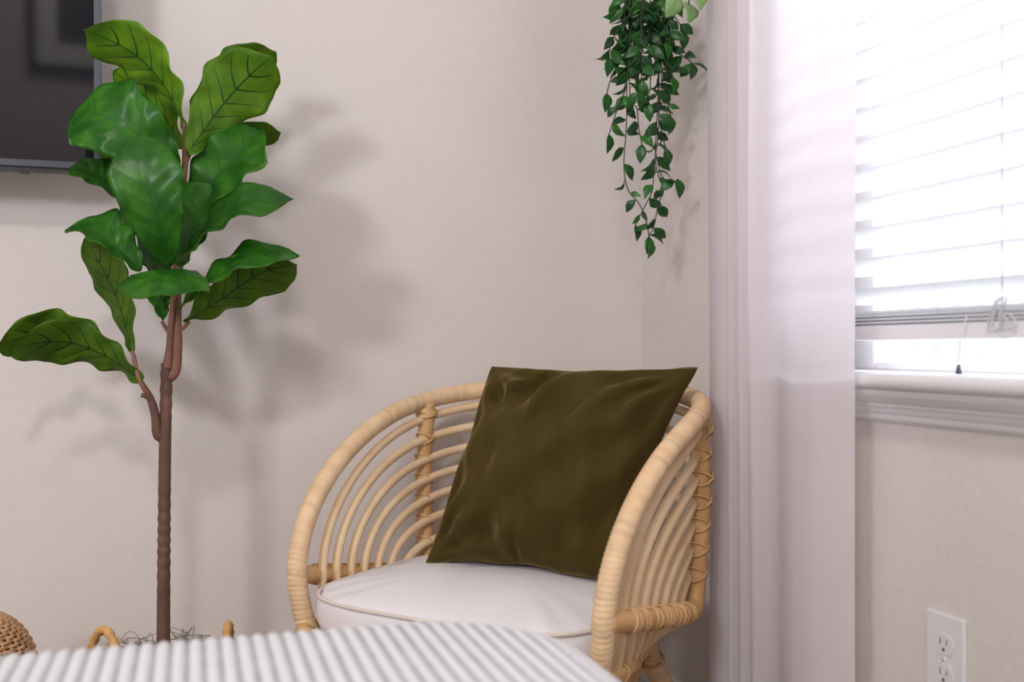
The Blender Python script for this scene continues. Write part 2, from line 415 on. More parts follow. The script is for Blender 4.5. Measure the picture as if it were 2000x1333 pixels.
for y in (-.965, .905):
    link('finial', lathe('finial', [(.0001, -.022), (.014, -.018), (.022, 0), (.014, .018), (.0001, .022)], 20), M['metal'], rod, (0, y, 0))
for y in (-.8, .85): link('bracket', tube('bracket', [(0, y, -.004), (.06, y, -.012), (-CX, y, -.012)], .006, 10), M['metal'], rod)
for i in range(9):
    y = CY0+1.3+.02+i*(CY1-CY0-.04)/8
    link('ring', tube('ring', [(.019*math.cos(a), y, .019*math.sin(a)-.008) for a in [k*2*PI/20 for k in range(20)]], .0022, 6, closed=True), M['metal'], rod)

# ------------------------------------------------------------------ wall outlet
ol = tag(empty('wall_outlet', (0, -.9462, .367)), 'white double power outlet plate on the wall under the window', 'outlet')
box('cover_plate', (-.006, 0, -.035, .035, -.0585, .0585), M['plate'], ol, .0025)
for s in (1, -1):
    zc = .0195*s
    pts = []
    for i in range(40):
        a = 2*PI*i/40; y = .0172*math.cos(a); zz = .0172*math.sin(a); zz = max(-.0138, min(.0138, zz)); pts.append((y, zz+zc))
    vs = [(-.0075, y, q) for y, q in pts]+[(-.005, y, q) for y, q in pts]
    rc = link('receptacle', mesh('receptacle', vs, [tuple(range(39, -1, -1))]+[(i, (i+1) % 40, 40+(i+1) % 40, 40+i) for i in range(40)], False), M['plate'], ol)
    box('slot', (-.0079, -.0072, .0050, .0064, zc-.0010, zc+.0075), M['slot'], rc)
    box('slot', (-.0079, -.0072, -.0064, -.0050, zc-.0003, zc+.0068), M['slot'], rc)
    link('ground_hole', joinmesh('g', [tube('g', [(-.0079, 0, zc-.0070), (-.0072, 0, zc-.0070)], .0024, 14)]), M['slot'], rc)
    link('rim', tube('rim', [(-.0068, y, q) for y, q in pts], .0006, 6, closed=True), M['plate'], rc)
link('screw', tube('screw', [(-.0074, 0, 0), (-.0055, 0, 0)], .0032, 14), M['plate'], ol)

# ------------------------------------------------------------------ rattan armchair
CHX, CHY, CTH = -.4465, -.432, -.846
cW, cB, cF, cN, cK, cZ, cH, cP, cSP, cKY, cTL = .299, .306, .175, 3.089, .078, .370, .388, 1.864, .34, .016, .172
px_, py_, ps_ = [], [], [0]
for i in range(240):
    a = PI/2*(1-i/239); px_.append(cW*max(0, math.cos(a))**(2/cN)); py_.append(cB*max(0, math.sin(a))**(2/cN))
for i in range(1, 60): px_.append(cW); py_.append(-cF*i/59)
for i in range(1, len(px_)): ps_.append(ps_[-1]+math.hypot(px_[i]-px_[i-1], py_[i]-py_[i-1]))
cS = ps_[-1]
import bisect
def planpt(s):
    q = abs(s); i = min(max(bisect.bisect(ps_, q)-1, 0), len(ps_)-2)
    t = min(1, max(0, (q-ps_[i])/max(1e-9, ps_[i+1]-ps_[i])))
    x = px_[i]+(px_[i+1]-px_[i])*t; y = py_[i]+(py_[i+1]-py_[i])*t
    return (x if s >= 0 else -x), y
def shell(s, z, out=0):                      # a point of the chair's shell: s along the plan from the back, z height
    x, y = planpt(s)
    if out:
        a = planpt(s+.004 if s >= 0 else s-.004); b = planpt(s-.004 if s >= 0 else s+.004)
        t = V((a[0]-b[0], a[1]-b[1], 0)).normalized(); n = V((t.y, -t.x, 0))
        if n.dot(V((x, y+.02, 0))) < 0: n = -n
    h = max(-1, min(1, (z-cZ)/cH))
    X = x*(1-cK*(1-h)); Y = y-cKY*(1-h)
    p = V((X, Y, z-cTL*y))
    if out: p += n*out
    return p
def under(s, t):                              # below the seat rail the shell draws in to the lower ring
    p = shell(s, cZ); f = 1-(.05+.30*min(1, max(0, (p.y+.1)/.35)))*t**1.6
    zt = .304-.05*p.y
    return V((p.x*f, p.y*f, p.z+(zt-p.z)*t))
ch = tag(empty('rattan_armchair', (CHX, CHY, 0), CTH), 'round-backed natural rattan armchair in the corner of the room', 'armchair')
NA = 60
def arch(S, H, z0=cZ):
    out = []
    for i in range(-NA, NA+1):
        a = PI/2*i/NA
        s = S*math.copysign(abs(math.sin(a))**(2/cP), a); z = z0+H*max(0, math.cos(a))**(2/cP)
        out.append((s, z))
    return out
low = [i/8 for i in range(1, 9)]
rimp = [under(-cS, t) for t in reversed(low)]+[shell(s, z) for s, z in arch(cS, cH)]+[under(cS, t) for t in low]
link('rim', tube('rim', rimp, .0158, 16, wrap=.0078, depth=.09), M['rattan'], ch)
zpost = cH*(1-(cSP/cS)**cP)**(1/cP)
RIBS = [(.17, .90), (.27, .78), (.38, .66), (.48, .545), (.59, .43), (.69, .31), (.80, .185)]
ribdat = []
for fr, hh in RIBS:
    S = cS+(cSP-cS)*fr; H = hh*zpost/(1-(cSP/S)**cP)**(1/cP); ribdat.append((S, H))
    jit = [random.uniform(-.0015, .0015) for _ in range(5)]
    p = [under(-S, t) for t in reversed(low)]+[shell(s, z, -.002) for s, z in arch(S, H)]+[under(S, t) for t in low]
    link('rib', tube('rib', p, .0080, 10), M['rib'], ch)
def lash(P, axis, r, n=2, tilt=.6, wr=.0022, name='lashing'):
    """two crossed loops of split cane round a pole of radius r at P"""
    axis = V(axis).normalized(); ref = V((0, 0, 1)) if abs(axis.z) < .9 else V((1, 0, 0))
    e1 = axis.cross(ref).normalized(); e2 = axis.cross(e1)
    ms = []
    for k in range(n):
        sg = 1 if k % 2 == 0 else -1; of = (k//2)*.004*(1 if k % 4 < 2 else -1)
        ms.append(tube('l', [P+axis*(of+sg*tilt*r*math.cos(a))+e1*r*math.cos(a)+e2*r*math.sin(a) for a in [q*2*PI/16 for q in range(16)]], wr, 5, closed=True))
    return link(name, joinmesh(name, ms), M['lash'], ch)
for sg in (-1, 1):
    OUT = .012
    rail = [shell(sg*(cS-(cS-cSP-.035)*i/10), cZ, OUT*min(1, .3+i/3)) for i in range(11)]
    bend = [shell(sg*(cSP+.012), cZ+.008, OUT), shell(sg*cSP, cZ+.035, OUT)]
    up = [shell(sg*cSP, cZ+.035+(zpost-.04)*i/8, OUT*(1, 1, 1, 1, .9, .7, .4, 0, -.3)[i]) for i in range(1, 9)]
    pole = smoothpath(rail+bend+up, 5)
    link('side_post', tube('side_post', pole, .0152, 14), M['post'], ch)
    # lashings where ribs meet the rail and the post
    for (fr, hh), (S, H) in zip(RIBS, ribdat):
        P = shell(sg*S, cZ, OUT*.86); Q = shell(sg*(S-.01), cZ, OUT*.86)
        lash(P, Q-P, .0170, 2, .45, .0017)
        zc = cZ+hh*zpost
        if zc-cZ > .03:
            P = shell(sg*cSP, zc, OUT*(.82 if hh < .75 else .3)); lash(P, V((0, 0, 1)), .0175, 2, .65, .0018)
    for q in range(1, 6):
        P = shell(sg*(cS-(cS-cSP)*(.12+.13*q)), cZ, OUT); P2 = shell(sg*(cS-(cS-cSP)*(.13+.13*q)), cZ, OUT)
        lash(P, P2-P, .0160, 1, .5, .0018)
    P = shell(sg*cSP, cZ+zpost-.022, -.002); lash(P, V((0, 0, 1)), .0175, 4, .3, .0028)
# the back needs its two inner uprights' lower ends tied to a ring
ring = [under(s, 1.0) for s in [cS*(-1+2*i/40) for i in range(41)]]
fy = ring[0].y; fx = ring[-1].x
ring += [V((fx*math.cos(a), fy-.075*math.sin(a), ring[-1].z+.004*math.sin(a))) for a in [PI*i/14 for i in range(1, 14)]]
link('seat_ring', tube('seat_ring', ring, .0135, 12, closed=True), M['post'], ch)
for i in range(0, 41, 2): 
    lash(ring[i], ring[i+1 if i < 40 else i-1]-ring[i], .0148, 1, .4, .002)
# seat deck of parallel poles under the cushion
for i in range(-4, 5):
    x = i*.045; yb = .24*(1-(abs(x)/.30)**2.6)
    link('seat_pole', tube('seat_pole', [(x, -.20, .294), (x, yb*.8, .280)], .008, 8), M['rib'], ch)
BZ = .246
base = [V((.205*math.copysign(abs(math.cos(a))**.75, math.cos(a)), .175*math.copysign(abs(math.sin(a))**.75, math.sin(a))-.005, BZ)) for a in [2*PI*i/48 for i in range(48)]]
link('base_ring', tube('base_ring', base, .0145, 12, closed=True, wrap=None), M['post'], ch)
for i in range(0, 48, 3): lash(base[i], base[(i+1) % 48]-base[i], .0158, 1, .5, .002)
for sx in (-1, 1):
    for sy in (-1, 1):
        p = smoothpath([(sx*.19, sy*.15, .29), (sx*.195, sy*.155, BZ), (sx*.212, sy*.17, BZ-.045), (sx*.238, sy*.193, .10), (sx*.248, sy*.202, .0145)], 6)
        link('leg', tube('leg', p, [.0155, .0175, .018, .0175, .0165], 14, wrap=.011, depth=.05), M['rattan'], ch)
        lash(V((sx*.196, sy*.156, BZ)), V((0, 0, 1)), .0205, 2, .5, .003)

# seat cushion
def superplan(a, Wx, yb, yf, n):
    c, s = math.cos(a), math.sin(a)
    return Wx*math.copysign(abs(c)**(2/n), c), (yb if s > 0 else yf)*math.copysign(abs(s)**(2/n), s)
def cushion_mesh():
    vs, fs = [], []; na = 96
    prof = [(0, .030), (.2, .0295), (.4, .027), (.6, .022), (.78, .014), (.9, .006), (.97, .0005), (1.0, -.004), (1.012, -.016), (1.015, -.04), (.995, -.056), (.94, -.066), (.84, -.069), (.6, -.069), (0, -.069)]
    for (k, z) in prof:
        for i in range(na):
            a = 2*PI*i/na; x, y = superplan(a, CWX, CYB, CYF, 3.9)
            wr = .0016*math.sin(7*a+9*k)*k + .002*math.sin(17*a+4*k)*k*k if z < .02 else .0014*math.sin(3*x*k*12+2*y*k*9)*(1-k*.3)
            vs.append((x*k, y*k, CZT+z+wr))
    for r in range(len(prof)-1):
        for i in range(na):
            fs.append((r*na+i, r*na+(i+1) % na, (r+1)*na+(i+1) % na, (r+1)*na+i))
    return mesh('cover', vs, fs)
CWX, CYB, CYF, CZT = .260, .205, .232, .378
cu = tag(empty('seat_cushion', (CHX-.663*.007, CHY+.749*.007, 0), CTH), 'thick white piped seat cushion lying in the rattan armchair', 'cushion')
link('cover', cushion_mesh(), M['cushion'], cu)
for dz, kk in ((-.003, 1.004), (-.062, .972)):
    link('piping', tube('piping', [(superplan(a, CWX, CYB, CYF, 3.9)[0]*kk, superplan(a, CWX, CYB, CYF, 3.9)[1]*kk, CZT+dz) for a in [2*PI*i/120 for i in range(120)]], .0034, 8, closed=True), M['piping'], cu)

# throw pillow
def pillow():
    TL, TR, BL, BR = at(956, 711, 1.845), at(1367, 715, 1.705), at(829, 1102, 1.75), at(1192, 1144, 1.605)
    n = 80; vs, fs = [], []
    nrm = ((TR-TL).cross(TL-BL)).normalized()
    if nrm.dot(FW) > 0: nrm = -nrm
    idx = {}
    def hgt(u, v):
        e = (max(0, (1-u*u))*max(0, (1-v*v)))
        return .118*e**.58
    def wrink(u, v):
        d = .0
        # broad folds dropping from the top edge and creases by the corners
        c1 = -.02-.30*(.7-v)
        d += .011*math.exp(-abs((u-c1)/.10)**1.4)*math.exp(-((v-.55)/.45)**2)
        d -= .010*math.exp(-((u-c1+.24)/.11)**2)*math.exp(-((v-.62)/.30)**2)
        d += .008*math.exp(-abs((u-c1+.42-.3*(v-.7))/.09)**1.4)*math.exp(-((v-.72)/.22)**2)
        d += .007*math.exp(-abs((u-.42-.5*(v-.5))/.10)**1.4)*math.exp(-((v-.5)/.35)**2)
        d -= .012*math.exp(-abs((u-.05)/.035)**1.3)*max(0, -v-.60)*2.6
        d -= .008*math.exp(-abs((u-.48)/.05)**1.3)*max(0, -v-.66)*2.6
        for kx, ky, sx, sy in ((-1, -1, 1, 1), (1, 1, -1, -1), (-1, 1, 1, -1)):
            rr, an = math.hypot(u-kx, v-ky), math.atan2((v-ky)*sy, (u-kx)*sx)
            d += .0045*math.sin(13*an)*math.exp(-((rr-.5)/.33)**2)
        d += .004*math.sin(11*(u+.6*v))*math.exp(-((v+.75)/.25)**2)
        d += .003*math.sin(7*u-9*v+1)+.002*math.sin(16*u+5*v)
        return d
    for side in (1, -1):
        for j in range(n+1):
            for i in range(n+1):
                u = -1+2*i/n; v = -1+2*j/n
                # sides pull in between the pointed corners
                uu = u*(1-.085*(1-v*v)*abs(u)**2-.02*abs(u*v)**9); vv = v*(1-.085*(1-u*u)*abs(v)**2-.02*abs(u*v)**9)
                a, b = (uu+1)/2, (vv+1)/2
                p = (BL*(1-a)+BR*a)*(1-b)+(TL*(1-a)+TR*a)*b
                e = max(0, (1-u*u))*max(0, (1-v*v))
                h = hgt(u, v)
                if side > 0: h += wrink(u, v)*min(1, e*4)*2.5
                if i in (0, n) or j in (0, n): 
                    if side < 0: idx[(i, j, -1)] = idx[(i, j, 1)]; continue
                    p = p+UP*.002*math.sin(9*u)+RT*.002*math.sin(8*v)
                idx[(i, j, side)] = len(vs); vs.append(p+nrm*h*side*(1 if side > 0 else .75))
    for side in (1, -1):
        for j in range(n):
            for i in range(n):
                f = (idx[(i, j, side)], idx[(i+1, j, side)], idx[(i+1, j+1, side)], idx[(i, j+1, side)])
                fs.append(f if side > 0 else f[::-1])
    c = (TL+TR+BL+BR)/4; c.z = min(BL.z, BR.z)
    vs = [v-c for v in vs]
    me = mesh('throw_pillow', vs, fs)
    o = link('throw_pillow', me, M['velvet'], None, c)
    return o
tag(pillow(), 'olive green velvet square throw pillow leaning in the armchair', 'pillow')

# ------------------------------------------------------------------ big leaves of the fig tree
OUTL = [(0, .05), (.04, .16), (.12, .36), (.3, .60), (.5, .82), (.68, 1.0), (.8, .97), (.9, .78), (.96, .50), (1.0, .05)]
def hw(v):
    for (a, b), (c, d) in zip(OUTL, OUTL[1:]):
        if v <= c:
            t = (v-a)/(c-a); t = t*t*(3-2*t)*.5+t*.5; return b+(d-b)*t
    return OUTL[-1][1]
def leaf_mesh(name, base, tip, nrm, wid, droop=.03, cup=.25, wave=.012, mats=None, seed=0, nv=36, nu=14, tipcurl=0, roll=0, relief=.004):
    """a leaf from base to tip whose upper face looks along nrm; both faces are real, a millimetre apart"""
    rnd = random.Random(seed); base, tip = V(base), V(tip)
    ax = tip-base; Lg = ax.length; ax.normalize()
    n = (V(nrm)-ax*V(nrm).dot(ax)).normalized(); sd = ax.cross(n)
    p1, p2, p3 = rnd.uniform(0, 6), rnd.uniform(0, 6), rnd.uniform(0, 6)
    vs, fs, uv = [], [], []
    for lay in (0, 1):
        for i in range(nv+1):
            v = i/nv; h = hw(v)*wid/2
            arc = math.sin(v*PI)
            mid = base+ax*(Lg*v)+n*(droop*arc) - n*(tipcurl*max(0, v-.6)**2*6)
            q = Quaternion(ax, roll*(v-.5)); ss, nn = q @ sd, q @ n
            for j in range(nu+1):
                u = -1+2*j/nu; au = abs(u)
                ph = (v-.24*au**1.15)*7
                x = u*h*(1+.05*math.sin(v*19+p1+(1.5 if u > 0 else 0))*au)
                z = cup*h*au**1.6 + wave*.5*math.sin(v*21+p2+(2.2 if u > 0 else 0))*au**2 + relief*abs(math.sin(ph*PI))*min(1, au*3)*(1-au*.5)*hw(v)
                y = .06*Lg*(au**2)*(-.3)*(1 if v > .3 else v/.3)
                p = mid+ss*x+nn*z+ax*y
                if lay: p = p-nn*.0011
                vs.append(p); uv.append((j/nu, v))
    m = (nv+1)*(nu+1)
    for i in range(nv):
        for j in range(nu):
            a = i*(nu+1)+j
            for f in ((a, a+1, a+nu+2), (a, a+nu+2, a+nu+1)):
                fs.append(f); fs.append(tuple(m+k for k in f[::-1]))
    nf = len(fs)
    loopb = [j for j in range(nu+1)]+[i*(nu+1)+nu for i in range(1, nv+1)]+[nv*(nu+1)+j for j in range(nu-1, -1, -1)]+[i*(nu+1) for i in range(nv-1, 0, -1)]
    for a, b in zip(loopb, loopb[1:]+loopb[:1]): fs.append((b, a, m+a, m+b))
    me = mesh(name, [p-base for p in vs], fs)
    l = me.uv_layers.new(name='leaf')
    for poly in me.polygons:
        for li, vi in zip(poly.loop_indices, poly.vertices): l.data[li].uv = uv[vi]
    if mats:
        me.materials.append(mats[0]); me.materials.append(mats[1])
        # top faces first: face order alternates top, underside
        top = me.polygons[4*((nv//2)*nu+nu//2)].normal.dot(n) > 0
        for k, poly in enumerate(me.polygons):
            if k < nf: poly.material_index = (k % 2) if top else 1-(k % 2)
            else: poly.material_index = 1
    return me, base

D0 = 1.70
tb = at(318, 1253, D0); PX, PY = tb.x, tb.y
fig = tag(empty('fiddle_leaf_fig', (PX, PY, .06)), 'tall artificial fiddle-leaf fig with big glossy green leaves on a thin brown trunk', 'plant')
FO = V((PX, PY, .06))
def rel(pts): return [V(p)-FO for p in pts]
def ring_bump(s, a): return .07*math.sin(s*300+1.5*math.sin(s*37))*(.6+.4*math.sin(s*23))+.03*math.sin(3*a+s*9)
tr = resample(smoothpath(rel([(PX, PY, .11), at(319, 1200, D0), at(321, 1000, D0), at(323, 850, D0), at(326, 710, D0)]), 8), .0035)[0]
link('trunk', tube('trunk', tr, [.0118, .0112, .0105, .0100, .0098, .0096], 16, bump=ring_bump), M['bark'], fig)
def branch(pts, r, nm='branch', mat='twig'):
    P = resample(smoothpath(rel(pts), 6), .006)[0]
    link(nm, tube(nm, P, r, 10, bump=lambda s, a: .05*math.sin(s*120)), M[mat], fig)
branch([at(322, 858, D0), at(308, 850, D0-.005), at(303, 810, D0-.01), at(292, 775, D0-.015), at(272, 742, D0-.02)], [.0075, .008, .007, .0055, .004], mat='bark')
branch([at(300, 790, D0-.012), at(288, 776, D0-.02), at(276, 772, D0-.024)], [.004, .004, .0038], mat='bark')
branch([at(292, 775, D0-.015), at(272, 742, D0-.03), at(262, 700, D0-.02), at(258, 685, D0-.02)], [.004, .0035, .003])
branch([at(331, 738, D0), at(341, 728, D0), at(346, 700, D0), at(346, 640, D0), at(346, 590, D0+.005), at(352, 500, D0+.01), at(354, 400, D0+.01), at(362, 310, D0), at(360, 240, D0)], [.0085, .0085, .0075, .0065, .006, .0055, .0055, .0055, .004])
branch([at(326, 722, D0-.004), at(330, 690, D0-.004), at(334, 630, D0-.01), at(340, 560, D0-.01), at(338, 515, D0-.02)], [.0078, .0055, .0045, .0042, .0035])
for a, b in (((332, 650), (316, 628)), ((350, 645), (370, 628)), ((336, 600), (350, 585)), ((357, 350), (344, 330)), ((360, 320), (372, 300)), ((352, 440), (366, 425)), ((352, 500), (345, 520))):
    branch([at(a[0], a[1], D0), at((a[0]+b[0])/2, (a[1]+b[1])/2+3, D0), at(b[0], b[1], D0)], [.0036, .003, .0028], 'petiole')

# base px, base depth offset, tip px, tip depth offset, width px, upper face looks (right, forward, up), droop, cup, tipcurl, wave, roll
LEAVES = [
 ((362, 246), .00, (181, 50), -.03, 136, (.55, .75, .45), .030, .12, .02, .016, .3),
 ((356, 290), .02, (222, 138), .10, 105, (.3, .7, .4), .02, .10, .0, .010, 0),
 ((366, 300), -.01, (523, 108), .02, 140, (-.45, .80, .35), .020, .14, .02, .016, -.3),
 ((370, 225), .05, (528, 100), .12, 100, (-.4, .75, .4), .02, .10, .02, .012, 0),
 ((352, 322), -.02, (140, 206), -.06, 172, (-.25, -.88, .40), .045, .16, .03, .018, .5),
 ((333, 520), -.05, (268, 266), -.13, 134, (.12, -.95, .35), .030, .10, .03, .006, .2),
 ((362, 432), .00, (514, 252), .02, 158, (-.35, -.85, .15), .010, .16, .0, .014, -.3),
 ((380, 330), .06, (542, 254), .14, 70, (.1, .6, .6), .02, .1, .01, .008, 0),
 ((262, 400), -.02, (138, 316), -.05, 74, (.3, -.75, .55), .012, .30, .02, .008, .3),
 ((262, 330), .02, (200, 290), .02, 62, (.2, .8, .4), .01, .1, .01, .006, 0),
 ((322, 600), .00, (228, 372), .02, 70, (.75, -.35, .45), .010, .25, .0, .010, 0),
 ((350, 520), -.01, (428, 360), .00, 130, (-.25, -.90, .25), .020, .15, .0, .008, 0),
 ((354, 514), -.04, (540, 358), -.08, 112, (-.50, -.62, .60), .016, .14, .04, .010, .45),
 ((350, 604), -.02, (566, 474), -.03, 84, (-.40, -.62, .65), .016, .24, .03, .010, .4),
 ((360, 630), .00, (562, 490), .02, 124, (-.55, .62, .40), -.005, .14, .05, .016, -.4),
 ((345, 528), -.03, (306, 562), -.19, 172, (.02, -.22, .97), .012, -.20, .012, .008, 0),
 ((276, 528), -.02, (139, 428), -.05, 112, (.50, -.60, .60), .012, .45, .03, .012, .5),
 ((258, 690), -.02, (166, 464), .03, 92, (.45, .85, .10), .015, .12, .0, .006, .2),
 ((278, 745), -.03, (44, 652), -.07, 108, (-.2, .75, .55), .030, .14, .05, .016, .35),
 ((236, 690), .00, (2, 664), -.03, 100, (-.05, .80, .5), .045, .10, .02, .018, 0),
 ((318, 626), .00, (296, 560), .02, 52, (.6, -.6, .3), .005, .3, .0, .004, 0),
 ((345, 600), .03, (300, 470), .10, 80, (.3, -.8, .3), .01, .2, .0, .008, 0),
]
for k, (b, bd, t, td, wpx, nr, dr, cp, tc_, wv, rl_) in enumerate(LEAVES):
    B, T = at(b[0], b[1], D0+bd), at(t[0], t[1], D0+td)
    me, base_ = leaf_mesh('leaf', B, T, cdir(*nr), wpx/FPX*(D0+td*.6), dr, cp, wv, LEAF, 100+k, tipcurl=tc_, roll=rl_)
    link('leaf', me, None, fig, base_-FO)
# nursery pot and soil inside the basket, curls of moss on it
link('nursery_pot', lathe('nursery_pot', [(.0001, 0), (.065, 0), (.088, .16), (.092, .16), (.092, .15), (.083, .145)], 32), M['black'], fig)
link('soil', lathe('soil', [(.0001, .152), (.05, .154), (.085, .148), (.085, .14)], 28), M['soil'], fig)
ms = []
for i in range(46):
    a = random.uniform(0, 2*PI); r = random.uniform(.03, .07)
    c = V((r*math.cos(a), r*math.sin(a), .178)); pts = [c+V((random.uniform(-.03, .03), random.uniform(-.03, .03), random.uniform(0, .05))) for _ in range(6)]
    if i < 8: pts = [V((-.064+random.uniform(-.018, .018), .0+random.uniform(-.03, .03), .175+random.uniform(0, .032))) for _ in range(8)]
    elif i < 11: pts = [V((.055+random.uniform(-.015, .02), random.uniform(-.03, .03), .18+random.uniform(0, .032))) for _ in range(7)]
    ms.append(tube('m', smoothpath(pts, 6), .0008, 4))
tag(link('moss', joinmesh('moss', ms), M['moss'], fig), kind='stuff')

# ------------------------------------------------------------------ basket that holds the tree
bk = tag(empty('plant_basket', (PX, PY, 0)), 'woven cane basket with loop handles holding the fig tree', 'basket')
link('base', lathe('base', [(.0001, .002), (.097, .002), (.100, .02), (.0001, .02)], 40), M['cane'], bk)
BH = .212
def brad(z): return .100+.024*math.sin(min(1, z/BH)*PI*.75)
for k in range(17):
    z_ = .014+k*.0122
    P = [V((( brad(z_)+.0035*math.sin(12*a+(PI if k % 2 else 0)))*math.cos(a), (brad(z_)+.0035*math.sin(12*a+(PI if k % 2 else 0)))*math.sin(a), z_)) for a in [2*PI*i/96 for i in range(96)]]
    link('weave_row', tube('weave_row', P, .0062, 6, closed=True), M['cane'], bk)
stk_ = tube('stake', [(brad(z_), 0, z_) for z_ in [.004+i*.02 for i in range(11)]], .004, 6)
for i in range(24):
    o = link('stake', stk_, M['cane'], bk); o.rotation_euler = (0, 0, 2*PI*i/24)
link('rim', tube('rim', [(brad(BH)*math.cos(a), brad(BH)*math.sin(a), BH+.003) for a in [2*PI*i/60 for i in range(60)]], .009, 8, closed=True), M['cane'], bk)
hx = at(205, 1245, D0-.02)-V((PX, PY, 0)); 
def twist(s, a): return .16*math.sin(2*a+s*330)
def handle(p0, p1, top):
    c = (p0+p1)/2; P = resample([c+(p0-c)*math.cos(a)+(top-c)*math.sin(a) for a in [PI*i/40 for i in range(41)]], .0022)[0]
    link('handle', tube('handle', P, .0068, 12, bump=twist), M['cane'], bk)
ha = [at(190, 1310, D0-.05)-V((PX, PY, 0)), at(232, 1310, D0+.03)-V((PX, PY, 0)), at(200, 1235, D0-.025)-V((PX, PY, 0))]
def onrim(ang): return V((brad(BH)*math.cos(ang), brad(BH)*math.sin(ang), BH-.004))
aL = math.atan2(-.5*RT.y-FW.y*.3, -.5*RT.x-FW.x*.3)
for px_t, ang, dep in ((203, None, -.085), (458, None, .02)):
    top = at(px_t, 1232 if px_t < 300 else 1221, D0+dep)-V((PX, PY, 0))
    ang = math.atan2(top.y, top.x)
    handle(onrim(ang-.46), onrim(ang+.46), V((math.cos(ang)*(brad(BH)-.012), math.sin(ang)*(brad(BH)-.012), top.z)))

# ------------------------------------------------------------------ wicker dome on the floor by the plant
dc = at(-44, 1300, 1.58); DR, DZ = .083, .362
dm = tag(empty('wicker_pouf', (dc.x, dc.y, 0)), 'round-topped brown wicker pouf on the floor beside the plant basket', 'pouf')
def dprof(t):                                # t 0 top .. 1 foot
    if t < .45:
        a = t/.45*PI/2; return DR*1.0*math.sin(a), DZ-.10+.10*math.cos(a)
    q = (t-.45)/.55; return DR*(1+.02*math.sin(q*PI))*(1), (DZ-.10)*(1-q)+.006*q
for k in range(46):
    t = .03+k*.0211; r, z_ = dprof(min(t, 1))
    am = .0028
    P = [V(((r+am*math.sin(18*a+(PI if k % 2 else 0)))*math.cos(a), (r+am*math.sin(18*a+(PI if k % 2 else 0)))*math.sin(a), z_)) for a in [2*PI*i/108 for i in range(108)]]
    link('weave_row', tube('weave_row', P, .0030, 5, closed=True), M['wicker'], dm)
stk2 = tube('stake', [(max(.003, dprof(t)[0]), 0, dprof(t)[1]) for t in [.02+i*.0245 for i in range(41)]], .0022, 5)
for i in range(36):
    o = link('stake', stk2, M['wicker'], dm); o.rotation_euler = (0, 0, 2*PI*i/36)
link('lining', lathe('lining', [(max(.0001, dprof(i/20)[0]-.006), dprof(i/20)[1]-.006 if i < 20 else .004) for i in range(21)], 36), M['wicker'], dm)

# ------------------------------------------------------------------ television on the back wall
tvr = at(196, 336, 1.765)                      # lower right corner
TW, TH = 1.23, .71
tv = tag(empty('television', (tvr.x-TW/2, -.001, tvr.z)), 'large black flat-screen television mounted on the back wall', 'television')
tilt = math.radians(2.0)
pan = []
def tvbox(name, b, mat, bev=0):
    o = box(name, b, mat, tv, bev); o.location = (0, -.118, 0); o.rotation_euler = (tilt, 0, 0); return o
tvbox('back_shell', (-TW/2+.01, TW/2-.01, -.006, .022, .012, TH-.012), M['black'])
tvbox('screen', (-TW/2+.011, TW/2-.011, -.013, -.006, .018, TH-.011), M['screen'])
tvbox('bezel', (-TW/2+.011, TW/2-.011, -.017, .004, .006, .018), M['bezel'], .001)
tvbox('bezel', (-TW/2+.011, TW/2-.011, -.017, .004, TH-.011, TH), M['bezel'], .001)
tvbox('bezel', (TW/2-.011, TW/2, -.017, .004, .006, TH), M['bezel'], .001)
tvbox('bezel', (-TW/2, -TW/2+.011, -.017, .004, .006, TH), M['bezel'], .001)
tvbox('bottom_edge', (-TW/2+.002, TW/2-.002, -.012, .012, -.001, .006), M['black'])
tvbox('sensor', (TW/2-.128, TW/2-.116, -.011, .004, -.005, -.001), M['black'])
box('wall_mount', (-.2, .2, -.100, 0, .2, .5), M['black'], tv)

# framed print on the wall behind the camera: seen mirrored in the screen
pf = tag(empty('framed_print', (-1.25, YR, 1.76)), 'black framed print with wide white mat on the wall facing the television', 'picture')
fw_, fh_ = .71, .72
for nm, b in (('frame_side', (-fw_/2, -fw_/2+.03, 0, .03, 0, fh_)), ('frame_side', (fw_/2-.03, fw_/2, 0, .03, 0, fh_)), ('frame_rail', (-fw_/2+.03, fw_/2-.03, 0, .03, 0, .03)), ('frame_rail', (-fw_/2+.03, fw_/2-.03, 0, .03, fh_-.03, fh_))):
    box(nm, b, M['black'], pf)
box('mat_board', (-fw_/2+.03, fw_/2-.03, .004, .014, .03, fh_-.03), M['mat'], pf)
box('print', (-fw_/2+.115, fw_/2-.115, .012, .016, .12, fh_-.12), M['art'], pf)

